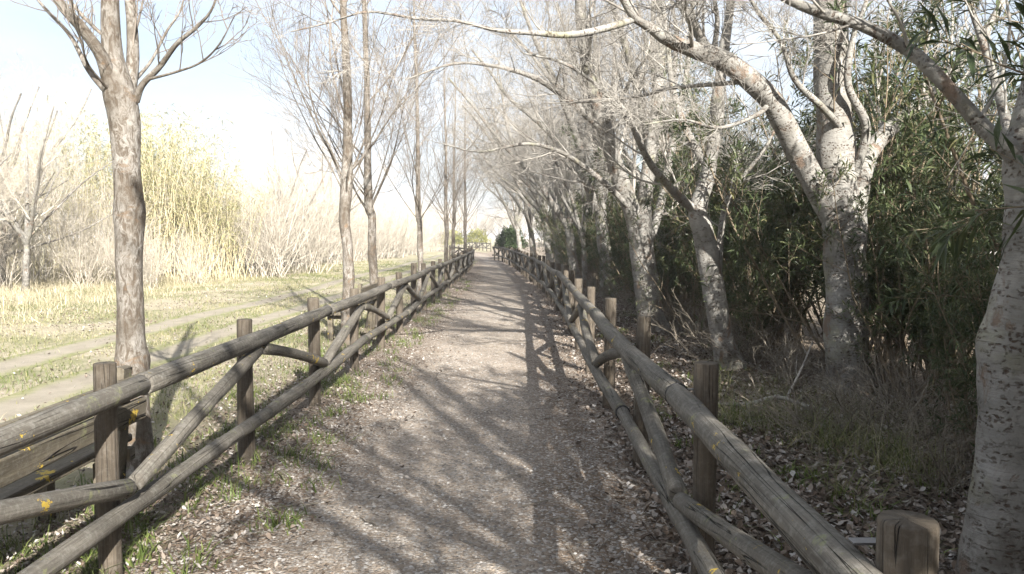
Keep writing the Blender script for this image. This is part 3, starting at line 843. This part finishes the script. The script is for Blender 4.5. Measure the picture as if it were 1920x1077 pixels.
spots = [(3.9, 4.5, .6), (4.6, 3.3, 1.05), (5.2, 5.4, 1.1), (4.1, 9.0, 1.0), (5.5, 10.2, 1.2), (3.8, 11.4, 1.0), (5.2, 12.0, 1.15), (3.5, 13.8, .98), (4.8, 15.2, 1.1),
         (3.5, 17.4, 1.0), (4.6, 19.0, 1.1), (3.4, 21.2, .95), (4.3, 23.2, 1.05), (3.2, 25.0, .95), (3.9, 27.2, 1.05), (3.0, 29.5, .9), (3.6, 32.3, 1.0), (2.8, 35.5, .9), (3.0, 39.0, .95), (2.4, 43.0, .85),
         (4.0, 7.4, .7), (3.7, 16.0, .8), (2.95, 4.75, .36), (4.4, 7.9, .6), (3.3, 9.9, .5), (3.1, 11.9, .5), (2.9, 14.6, .5), (2.9, 18.4, .55), (2.7, 22.0, .55), (4.1, 4.2, .6), (2.6, 27.5, .55), (2.5, 31.0, .55),
         (3.5, 1.3, 1.1), (3.3, -.9, 1.25), (4.5, -.2, 1.2), (3.5, -3.2, .98), (4.4, -4.4, 1.2), (3.7, -6.6, 1.1), (4.6, -9.0, 1.2)]
ORD = 'first second third fourth fifth sixth seventh eighth ninth tenth eleventh twelfth thirteenth fourteenth fifteenth sixteenth seventeenth eighteenth nineteenth twentieth'.split()
ole_labels = ['low oleander shrub with narrow dark leaves behind the thick forked poplar', 'oleander shrub just behind the spotted trunk at the frame edge', 'tall oleander shrub between the thick forked poplar and the spotted trunk',
              'oleander shrub between the leaning slender poplar and the thick forked one', 'tall oleander shrub at the back, seen above the thick forked poplar\'s fork', 'oleander shrub right behind the leaning slender poplar',
              'tall oleander at the back beyond the leaning slender poplar', 'oleander shrub beside the poplar that splits low', 'tall oleander at the back beyond the poplar that splits low']
for i, (x, y, s) in enumerate(spots):
    src = ole[i % 3]
    o = copy_tree(src, (x, y, 0), rng.uniform(0, 6.28), (s * 1.0, s * 1.0, s * rng.uniform(.9, 1.2))) if i >= 3 else src
    if i < 3:
        o.location = (x, y, 0); o.scale = (s, s, s)
    if i < 9: lab = ole_labels[i]
    elif y < 1.5: lab = 'oleander shrub of the hedge going on behind the viewpoint'
    elif s < .71: lab = 'small low oleander at the foot of the hedge, ' + ORD[sorted(q[1] for q in spots[9:] if q[2] < .71).index(y)] + ' counted from the frame edge inwards'
    else: lab = 'full-height oleander of the hedge, ' + ORD[sorted(q[1] for q in spots[9:] if q[2] >= .71 and q[1] > 1.5).index(y)] + ' counted inwards behind the numbered poplar row'
    tag(o, lab.replace('numbered ', ''), 'shrub', 'oleander hedge along the path' if y > 1.5 else 'oleander hedge behind the viewpoint')

# dead brush and twigs under the hedge
def make_brush(n, h, mat, name, label, cat, group, spread=1.6, el=(15, 80), rad_base=.35, sub=(6, 3), r=.008, wig=.16):
    p, r_ = stems_batch(n, spread, h, r, 7, .0, wig, rad_base, el)
    p1, r1 = spawn(p, r_, sub[0], .15, 1.0, (20, 65), (.25, .55), .6, 5, .02, .14, rmin=.0032, lmin=.15)
    p2, r2 = spawn(p1, r1, sub[1], .15, 1.0, (20, 60), (.3, .6), .65, 4, .02, .15, rmin=.0024, lmin=.08)
    me = batch_mesh(name, [(p, r_, 5), (p1, r1, 3), (p2, r2, 3)], mat)
    o = link(name, me); tag(o, label, cat, group)
    return o
br = make_brush(34, 1.25, M_dead, 'dead_brush', 'tangle of thin dead stems under the oleander hedge', 'brush', 'dead brush under the hedge')
br2 = make_brush(30, 1.0, M_dead, 'dead_brush', 'tangle of thin dead stems under the oleander hedge', 'brush', 'dead brush under the hedge')
bspots = [(2.75, 4.7), (3.0, 5.7), (3.35, 6.6), (2.45, 5.9), (2.95, 8.0), (3.6, 8.6), (2.9, 9.6), (3.2, 10.7), (2.8, 12.3), (3.1, 13.7), (2.9, 15.4), (3.0, 17.5), (2.8, 19.5), (2.7, 22.5), (2.6, 25.5), (3.2, 3.9), (3.5, 4.6)]
for i, (x, y) in enumerate(bspots):
    o = (br, br2)[i] if i < 2 else (br, br2)[i % 2].copy()
    if i >= 2: COL.objects.link(o)
    o.location = (x, y, 0); o.rotation_euler = (0, 0, rng.uniform(0, 6.28)); s = rng.uniform(.75, 1.1) if y > 5 else .65; o.scale = (s, s, s * .9)
fb = [[(2.55, 6.55, .12, .022), (2.35, 6.75, .17, .02), (2.1, 6.8, .10, .017), (1.85, 7.0, .05, .012), (1.62, 7.05, .02, .006)],
      [(2.1, 6.8, .10, .014), (2.02, 6.5, .06, .011), (1.98, 6.25, .03, .006)],
      [(2.4, 6.7, .16, .012), (2.62, 6.95, .38, .010), (2.78, 7.1, .62, .005)]]
Pb, Rb = limbs_to_batch(fb, 12)
q1, s1 = spawn(Pb, Rb, 4, .3, 1, (30, 60), (.2, .45), .5, 4, 0, .15, rmin=.003)
tag(link('fallen_branch', batch_mesh('fallen_branch', [(Pb, Rb, 8), (q1, s1, 4)], M_twig_w)), 'pale forked dead branch lying on the leaf litter before the thick poplar', 'branch')

# ------------------------------------------------------------------ track side: cane clumps, thicket, far trees
def make_canes(n, h, rb):
    p, r_ = stems_batch(n, .8, h, .012, 8, .01, .06, rb, (64, 89))
    per = 24
    B = len(p); idx = np.repeat(np.arange(B), per)
    t = (.28 + .72 * rng.uniform(0, 1, len(idx)) ** .75) * 6.98
    i = np.minimum(t.astype(int), 6); w = (t - i)[:, None]
    O = p[idx, i] * (1 - w) + p[idx, i + 1] * w
    az = rng.uniform(0, 6.28, len(idx))
    Dv = np.stack([np.cos(az), np.sin(az), rng.uniform(.1, 1.3, len(idx))], 1)
    root = bpy.data.objects.new('cane_clump', None); COL.objects.link(root)
    link('stems', batch_mesh('stems', [(p, r_, 5)], M_cane), root)
    tone = np.clip(np.repeat(rng.normal(.5, .2, B), per) + rng.normal(0, .18, len(idx)), 0, 1)
    link('foliage', leaves_mesh('foliage', O, Dv, rng.uniform(.22, .5, len(idx)), rng.uniform(.02, .04, len(idx)), M_caneleaf, .38, tone), root)
    return root
cane = [make_canes(190, 6.3, 1.5), make_canes(170, 5.6, 1.4)]
for i, (x, y, s, lab) in enumerate([(-13.2, 29.0, 1.0, 'tall yellow-green cane clump right behind the foreground trunk'), (-11.3, 29.6, .82, 'lower yellow cane clump on the open side, beside the grey thicket'),
                                    (-16.3, 30.0, 1.02, 'yellow-green cane clump between the pale bare tree and the foreground trunk'), (-19.5, 30.5, 1.0, 'cane clump at the far edge of the frame behind the pale bare tree'),
                                    (-14.6, 32.5, 1.06, 'cane clump standing behind the tallest yellow-green one')]):
    o = cane[i] if i < 2 else copy_tree(cane[i % 2], (0, 0, 0), i * 1.3, s)
    o.location = (x, y, 0); o.scale = (s, s, s); tag(o, lab, 'cane', 'cane clumps beyond the track')

def make_thicket(n, h, seed):
    p, r_ = stems_batch(n, 1.0, h, .014, 7, .05, .08, .7, (48, 86))
    p1, r1 = spawn(p, r_, 9, .12, 1.0, (18, 48), (.25, .5), .5, 5, .05, .09, rmin=.004, lmin=.3)
    p2, r2 = spawn(p1, r1, 6, .12, 1.0, (18, 50), (.3, .6), .6, 4, .04, .10, rmin=.003, lmin=.15)
    return batch_mesh('bare_shrub', [(p, r_, 4), (p1, r1, 3), (p2, r2, 3)], M_thicket)
th_me = [make_thicket(30, 3.6, 1), make_thicket(34, 3.2, 2), make_thicket(28, 4.0, 3)]
th_spots = []
for i in range(46):
    t = i / 45
    y = 30 + 52 * t ** 1.15
    th_spots.append((-10.6 + 2.6 * t - rng.uniform(0, 3.2) - (1.2 if i < 8 else 0), y + rng.uniform(-1, 1), rng.uniform(.85, 1.4)))
for x, y, s in [(-11.2, 23.6, .5), (-13.5, 24.5, .6), (-15.6, 23.2, .7), (-17.2, 25.2, .8), (-10.6, 25.8, .5), (-12.4, 26.2, .55), (-18.5, 23.0, .9), (-14.6, 26.4, 1.1), (-17.0, 27.2, 1.2), (-12.8, 25.6, .8), (-9.4, 30.0, 1.0), (-10.2, 31.5, 1.2), (-9.0, 34.0, 1.15)]:
    th_spots.append((x, y, s))
for i, (x, y, s) in enumerate(th_spots):
    o = link('bare_shrub', th_me[i % 3], None, (x, y, 0), (0, 0, rng.uniform(0, 6.28)), (s * 1.1, s * 1.1, s))
    if i >= 46: tag(o, 'low tan bare shrub in the dry grass before the canes', 'shrub', 'low bare shrubs before the canes')
    else: tag(o, 'pale leafless shrub in the thicket running beyond the track', 'shrub', 'bare thicket beyond the track')

def bare_tree(label, x, y, h, r, seed, n=6, length=3.8, dens=.85, spread=(18, 60), lean=(0, 0)):
    trunk = [(x, y, 0, r * 1.1), (x + .05, y, h * .5, r), (x + .1, y, h, r * .85), (x + .1, y + .1, h + 1.4, r * .55), (x + .15, y + .1, h + 3.0, r * .2)]
    return make_tree(label, trunk, auto_limbs((x + .1, y), h, r, n, spread, length, lean, .06, seed=seed), 'spread', M_bark_w, M_thicket, dens, 'bare trees beyond the track', seed, 12, name='bare_tree')
bt = bare_tree('pale bare tree with slim white trunk at the frame edge before the canes', -14.0, 22.2, 1.5, .085, 91, 8, 4.4, .88, (8, 70))
bt2 = bare_tree('pale bare tree with low spreading branches beside the slim white one', -16.0, 24.2, 1.1, .09, 92, 8, 4.6, .88, (10, 75))
for i, (x, y, sc, rz, lab) in enumerate([(-15.3, 20.6, .9, 2.0, 'leafless pale tree cut by the frame edge before the canes'), (-18.0, 26.5, 1.35, 1.0, 'tall pale leafless tree rising behind the canes at the frame edge'),
                                         (-11.0, 37.0, 1.2, 4.0, 'pale leafless tree rising from the thicket past the canes'), (-10.6, 45.0, 1.3, 5.0, 'second pale leafless tree rising from the thicket past the canes')]):
    c = copy_tree((bt2, bt)[i % 2], (x, y, 0), rz, sc); tag(c, lab, 'tree', 'bare trees beyond the track')
far_n = 0
for i in range(40):
    t = i / 39
    x = -46 + 56 * t + rng.uniform(-1.5, 1.5); y = 70 + 58 * math.sin(min(1, t * 1.15) * 1.57) + rng.uniform(-7, 7)
    s = rng.uniform(.9, 1.35)
    c = copy_tree((bt, bt2)[i % 2], (x, y, 0), rng.uniform(0, 6.28), (s, s, s * 1.1))
    tag(c, 'pale leafless tree in the far tree line closing the view', 'tree', 'far bare tree line')
for i, (x, y, s) in enumerate([(13, 26, 1.0), (17, 20, 1.1), (15, 34, 1.2), (20, 28, 1.1), (11.5, 40, 1.1), (22, 14, 1.0)]):
    c = copy_tree((bt, bt2)[i % 2], (x, y, 0), i * 1.1, s)
    tag(c, 'pale leafless tree on the open ground behind the hedge', 'tree', 'bare trees behind the hedge')

def round_bush(name, label, x, y, h, w, mat, n=5200, leaf=.09):
    d = norm(rng.normal(size=(n, 3))); d[:, 2] = np.abs(d[:, 2]) * 1.0
    rr = rng.uniform(.45, 1, n) ** .6 * (1 + .22 * np.sin(d[:, 0] * 7 + 1) * np.cos(d[:, 1] * 6 + d[:, 2] * 5))
    O = d * rr[:, None] * np.array([w / 2, w / 2, h * .62]) + np.array([0, 0, h * .34])
    O[:, 2] = np.maximum(O[:, 2], .04)
    root = bpy.data.objects.new(name, None); COL.objects.link(root); root.location = (x, y, 0)
    p, r_ = stems_batch(12, .8, h * .75, .03, 5, .03, .06, .2)
    link('stems', batch_mesh('stems', [(p, r_, 5)], M_stem), root)
    link('foliage', leaves_mesh('foliage', O, d + rng.normal(size=(n, 3)) * .5, leaf * 2, leaf, mat), root)
    return tag(root, label, 'bush')
round_bush('evergreen_bush', 'dark rounded evergreen bush behind the far end of the hedge-side fence', -.1, 56.5, 2.3, 2.1, M_evergreen)
round_bush('yellow_bush', 'yellow-green bush behind the far fence, left of the far trunks\' gap', -7.0, 90, 2.4, 3.0, M_yellowbush, 2200, .12)
round_bush('yellow_bush', 'smaller yellow-green bush at the end of the far sunlit fence', -4.6, 102, 2.6, 3.2, M_yellowbush, 2200, .12)

# pale boarding glimpsed through the hedge
bd = bpy.data.objects.new('board_fence', None); COL.objects.link(bd); bd.location = (11.2, 18.6, 0)
tag(bd, 'pale horizontal boarding glimpsed through a gap in the hedge', 'fence')
for i in range(5):
    link('board', box_mesh('board', 3.4, .03, .13, M_pink if i in (1,) else M_white, .004), bd, (0, 0, .42 + i * .2))
for x in (-1.6, 0, 1.6):
    link('post', box_mesh('post', .09, .09, 1.4, M_white, .006), bd, (x, .07, .68))

# ------------------------------------------------------------------ ground cover: fallen leaves, grass, pebbles
def scatter_litter(name, label, x, y, smin, smax, z0=.006):
    n = len(x)
    T = np.array([[-.5, 0, .05], [-.12, .36, .22], [-.05, 0, -.02], [-.12, -.36, .2], [.28, .24, .16], [.5, 0, .18], [.28, -.24, .14]])
    Fq = np.array([[0, 2, 1], [0, 3, 2], [1, 2, 4], [2, 5, 4], [2, 6, 5], [3, 6, 2]])
    s = rng.uniform(smin, smax, n)
    curl = rng.uniform(-.6, 1.8, n)
    V = np.broadcast_to(T, (n, 7, 3)).copy()
    V[:, :, 2] *= curl[:, None]; V[:, :, 1] *= rng.uniform(.6, 1.1, n)[:, None]
    a = rng.uniform(0, 6.28, n); tx = rng.normal(0, .38, n); ty = rng.normal(0, .38, n)
    V[:, :, 2] += V[:, :, 0] * tx[:, None] + V[:, :, 1] * ty[:, None]
    c, sn = np.cos(a)[:, None], np.sin(a)[:, None]
    X = V[:, :, 0] * c - V[:, :, 1] * sn; Y = V[:, :, 0] * sn + V[:, :, 1] * c
    V[:, :, 0], V[:, :, 1] = X, Y
    V *= s[:, None, None]
    V[:, :, 2] -= V[:, :, 2].min(1, keepdims=True)
    V += np.stack([x, y, z0 + rng.uniform(0, .022, n)], 1)[:, None, :]
    Fa = (np.arange(n)[:, None, None] * 7 + Fq[None]).reshape(-1, 3)
    rn = rng.beta(1.35, 1.75, n)
    me = mesh_from(name, V.reshape(-1, 3), [Fa], M_litter, None, np.repeat(rn, 7), smooth=False)
    return tag(link(name, me), label, 'leaves', kind='stuff')

def pick(n, xr, yr, dens, ypow=1.0):
    """random points, more of them near, kept with probability dens(x,y)"""
    y = yr[0] * (yr[1] / yr[0]) ** (rng.uniform(0, 1, n) ** ypow); x = rng.uniform(xr[0], xr[1], n)
    k = rng.uniform(0, 1, n) < dens(x, y)
    return x[k], y[k]
def patch(x, y, f, s=0.0):
    return .5 + .5 * np.sin(x * f * 1.3 + 1.7 * np.sin(y * f * .7 + s) + s) * np.cos(y * f + 1.3 * np.sin(x * f + 2 * s))
lx, ly = pick(125000, (.2, 4.0), (1.9, 28), lambda x, y: np.clip((x - .35) / .9, 0, 1) * (.55 + .45 * patch(x, y, 1.6, .5)) * np.where(x < .75, .35, 1))
scatter_litter('fallen_leaves', 'grey-brown fallen leaves carpeting the ground under the hedge', lx, ly, .02, .054)
lx, ly = pick(95000, (-4.2, -.6), (2.6, 34), lambda x, y: np.exp(-((x + 2.05) / .75) ** 2) * (.3 + .7 * patch(x, y, 2.1, 2.0)))
scatter_litter('fallen_leaves', 'grey-brown fallen leaves gathered along the track-side fence', lx, ly, .014, .038)

lx, ly = pick(26000, (-10, -3.0), (4, 34), lambda x, y: (.12 + .88 * patch(x, y, .8, 4.0) ** 2) * np.where((np.abs(x + 4.68) < .35) | (np.abs(x + 6.15) < .38), .2, 1))
scatter_litter('fallen_leaves', 'pale dry leaves thinly scattered over the field and the track', lx, ly, .02, .05)

def blades(name, label, x, y, h, w, mat, tone, lean=.5, cat='grass'):
    n = len(x)
    a = rng.uniform(0, 6.28, n); l = np.abs(rng.normal(0, lean, n))
    d = np.stack([np.cos(a) * l, np.sin(a) * l, np.ones(n)], 1)
    s = np.stack([-np.sin(a + rng.normal(0, .8, n)), np.cos(a), np.zeros(n)], 1)
    h = np.broadcast_to(h, n)[:, None]; w = np.broadcast_to(w, n)[:, None]
    O = np.stack([x, y, np.zeros(n)], 1)
    m = O + d * h * .55; t = O + d * h * np.array([1.5, 1.5, .92])
    V = np.stack([O - s * w / 2, O + s * w / 2, m + s * w * .35, m - s * w * .35, t], 1).reshape(-1, 3)
    b = np.arange(n)[:, None] * 5
    me = mesh_from(name, V, [b + np.array([0, 1, 2, 3]), b + np.array([3, 2, 4])], mat, None, np.repeat(tone, 5), smooth=False)
    return tag(link(name, me), label, cat, kind='stuff')

in_rut = lambda x: (np.abs(x + 4.68) < .3) | (np.abs(x + 6.15) < .33)
gx_, gy_ = pick(150000, (-13, -2.1), (3.2, 50), lambda x, y: np.where(in_rut(x), .03, 1.0) * np.clip(patch(x, y, .9, .3) * 1.5 - .25, .04, 1) * np.clip((-x - 1.6) / 1.4, 0, 1))
n = len(gx_)
blades('grass', 'short winter grass on the field along the dirt track', gx_, gy_, rng.uniform(.02, .075, n) * (1 + gy_ * .012), rng.uniform(.003, .006, n) * (1 + gy_ * .06), M_grass, np.clip(patch(gx_, gy_, .55, 1.1) * .7 + rng.normal(.18, .22, n), 0, 1), .6)
gx_, gy_ = pick(60000, (-24, -7.5), (12, 75), lambda x, y: np.clip((-x - 7.3 - 1.5 * patch(x, y, .5, 2)) / 2.5, 0, 1))
n = len(gx_)
blades('dry_grass', 'tall straw-coloured dry grass in front of the thicket', gx_, gy_, rng.uniform(.08, .30, n) * np.clip((-gx_ - 6.5) / 4, .3, 1.2), rng.uniform(.006, .014, n), M_dry, rng.uniform(.1, 1, n), 1.0)
# tufts along the fences
def tufts(cx, cy, per, rad, hmin, hmax, name, label, mat, tone=(.05, .6), lean=.55, w=(.003, .006)):
    i = np.repeat(np.arange(len(cx)), per); n = len(i)
    x = np.array(cx)[i] + rng.normal(0, rad, n); y = np.array(cy)[i] + rng.normal(0, rad, n)
    return blades(name, label, x, y, rng.uniform(hmin, hmax, n), rng.uniform(*w, n), mat, rng.uniform(*tone, n), lean)
tx_, ty_ = pick(620, (-3.2, -1.15), (2.6, 30), lambda x, y: np.exp(-((x + 2.0) / .6) ** 2))
tufts(tx_, ty_, 24, .055, .03, .13, 'grass', 'green grass tufts sprouting among the leaves at the fence foot', M_weed, (0, 1), .8, (.005, .011))
tx_, ty_ = pick(150, (1.7, 3.3), (4.2, 8.5), lambda x, y: np.exp(-((x - 2.35) / .42) ** 2 - ((y - 5.9) / 1.3) ** 2))
tufts(tx_, ty_, 46, .11, .10, .40, 'grass', 'long green and straw grass in the shade before the thick poplar', M_grass, (0, 1.0), .95, (.003, .006))
tx_, ty_ = pick(150, (1.2, 3.0), (3.6, 16), lambda x, y: .6 + 0 * x)
tufts(tx_, ty_, 22, .06, .03, .10, 'weeds', 'small green weeds scattered in the shaded leaf litter', M_weed, (0, 1), 1.0, (.008, .016))
# pebbles and grit on the path
def pebbles(n, xr, yr, smin, smax, name, label):
    x, y = pick(n, xr, yr, lambda x, y: .35 + .65 * patch(x, y, 2.2, .9))
    n = len(x)
    T = np.array([[1, 0, 0], [-1, 0, 0], [0, 1, 0], [0, -1, 0], [0, 0, 1], [0, 0, -1]], float)
    Fq = np.array([[0, 2, 4], [2, 1, 4], [1, 3, 4], [3, 0, 4]])
    s = (smin + (smax - smin) * rng.uniform(0, 1, n) ** 3)
    V = T[None] * rng.uniform(.6, 1.2, (n, 6, 1)) * (s[:, None, None] * np.array([1, .8, .55]))
    a = rng.uniform(0, 6.28, n); c, sn = np.cos(a)[:, None], np.sin(a)[:, None]
    X = V[:, :, 0] * c - V[:, :, 1] * sn; Y = V[:, :, 0] * sn + V[:, :, 1] * c
    V[:, :, 0], V[:, :, 1] = X, Y
    V += np.stack([x, y, np.full(n, .006)], 1)[:, None, :]
    me = mesh_from(name, V.reshape(-1, 3), [(np.arange(n)[:, None, None] * 6 + Fq[None]).reshape(-1, 3)], M_pebble, None, np.repeat(rng.beta(1.6, 1.8, n), 6), smooth=True)
    return tag(link(name, me), label, 'gravel', kind='stuff')
pebbles(65000, (-1.75, .95), (2.3, 20), .003, .018, 'gravel', 'small loose stones strewn over the footpath')
# fallen twigs on the path margins
tw_x, tw_y = pick(420, (-1.9, 3.2), (2.3, 16), lambda x, y: np.where((x > -1.0) & (x < .2), .2, 1.0))
nt_ = len(tw_x); a = rng.uniform(0, 6.28, nt_); ln = rng.uniform(.06, .34, nt_)
tt = np.linspace(-.5, .5, 4)
tp = np.stack([tw_x[:, None] + np.cos(a)[:, None] * tt * ln[:, None] + rng.normal(0, .006, (nt_, 4)), tw_y[:, None] + np.sin(a)[:, None] * tt * ln[:, None] + rng.normal(0, .006, (nt_, 4)), .012 + np.abs(rng.normal(0, .006, (nt_, 4)))], -1)
tag(link('twig_litter', batch_mesh('twig_litter', [(tp, np.repeat(rng.uniform(.0015, .004, nt_)[:, None], 4, 1), 4)], M_dead)), 'thin dead twigs strewn over the path edges', 'twigs', kind='stuff')

# ------------------------------------------------------------------ haze
def haze_box(x0, x1, y0, y1, z0, z1, dens):
    V = [(x, y, z) for z in (z0, z1) for y in (y0, y1) for x in (x0, x1)]
    Fq = [[0, 2, 3, 1], [4, 5, 7, 6], [0, 1, 5, 4], [2, 6, 7, 3], [0, 4, 6, 2], [1, 3, 7, 5]]
    m = bpy.data.materials.new('haze_air'); m.use_nodes = True
    nt = m.node_tree; nt.nodes.clear()
    out = nt.nodes.new('ShaderNodeOutputMaterial'); v = nt.nodes.new('ShaderNodeVolumePrincipled')
    v.inputs['Color'].default_value = (.95, .96, 1.0, 1); v.inputs['Density'].default_value = dens
    v.inputs['Anisotropy'].default_value = 0.0
    nt.links.new(v.outputs[0], out.inputs['Volume'])
    o = link('haze', mesh_from('haze', V, [Fq], m, smooth=False))
    tag(o, 'thin bright haze in the air over the whole place', 'haze', kind='stuff')
haze_box(-950, 950, -950, 1550, -1.0, 16.0, .0011)
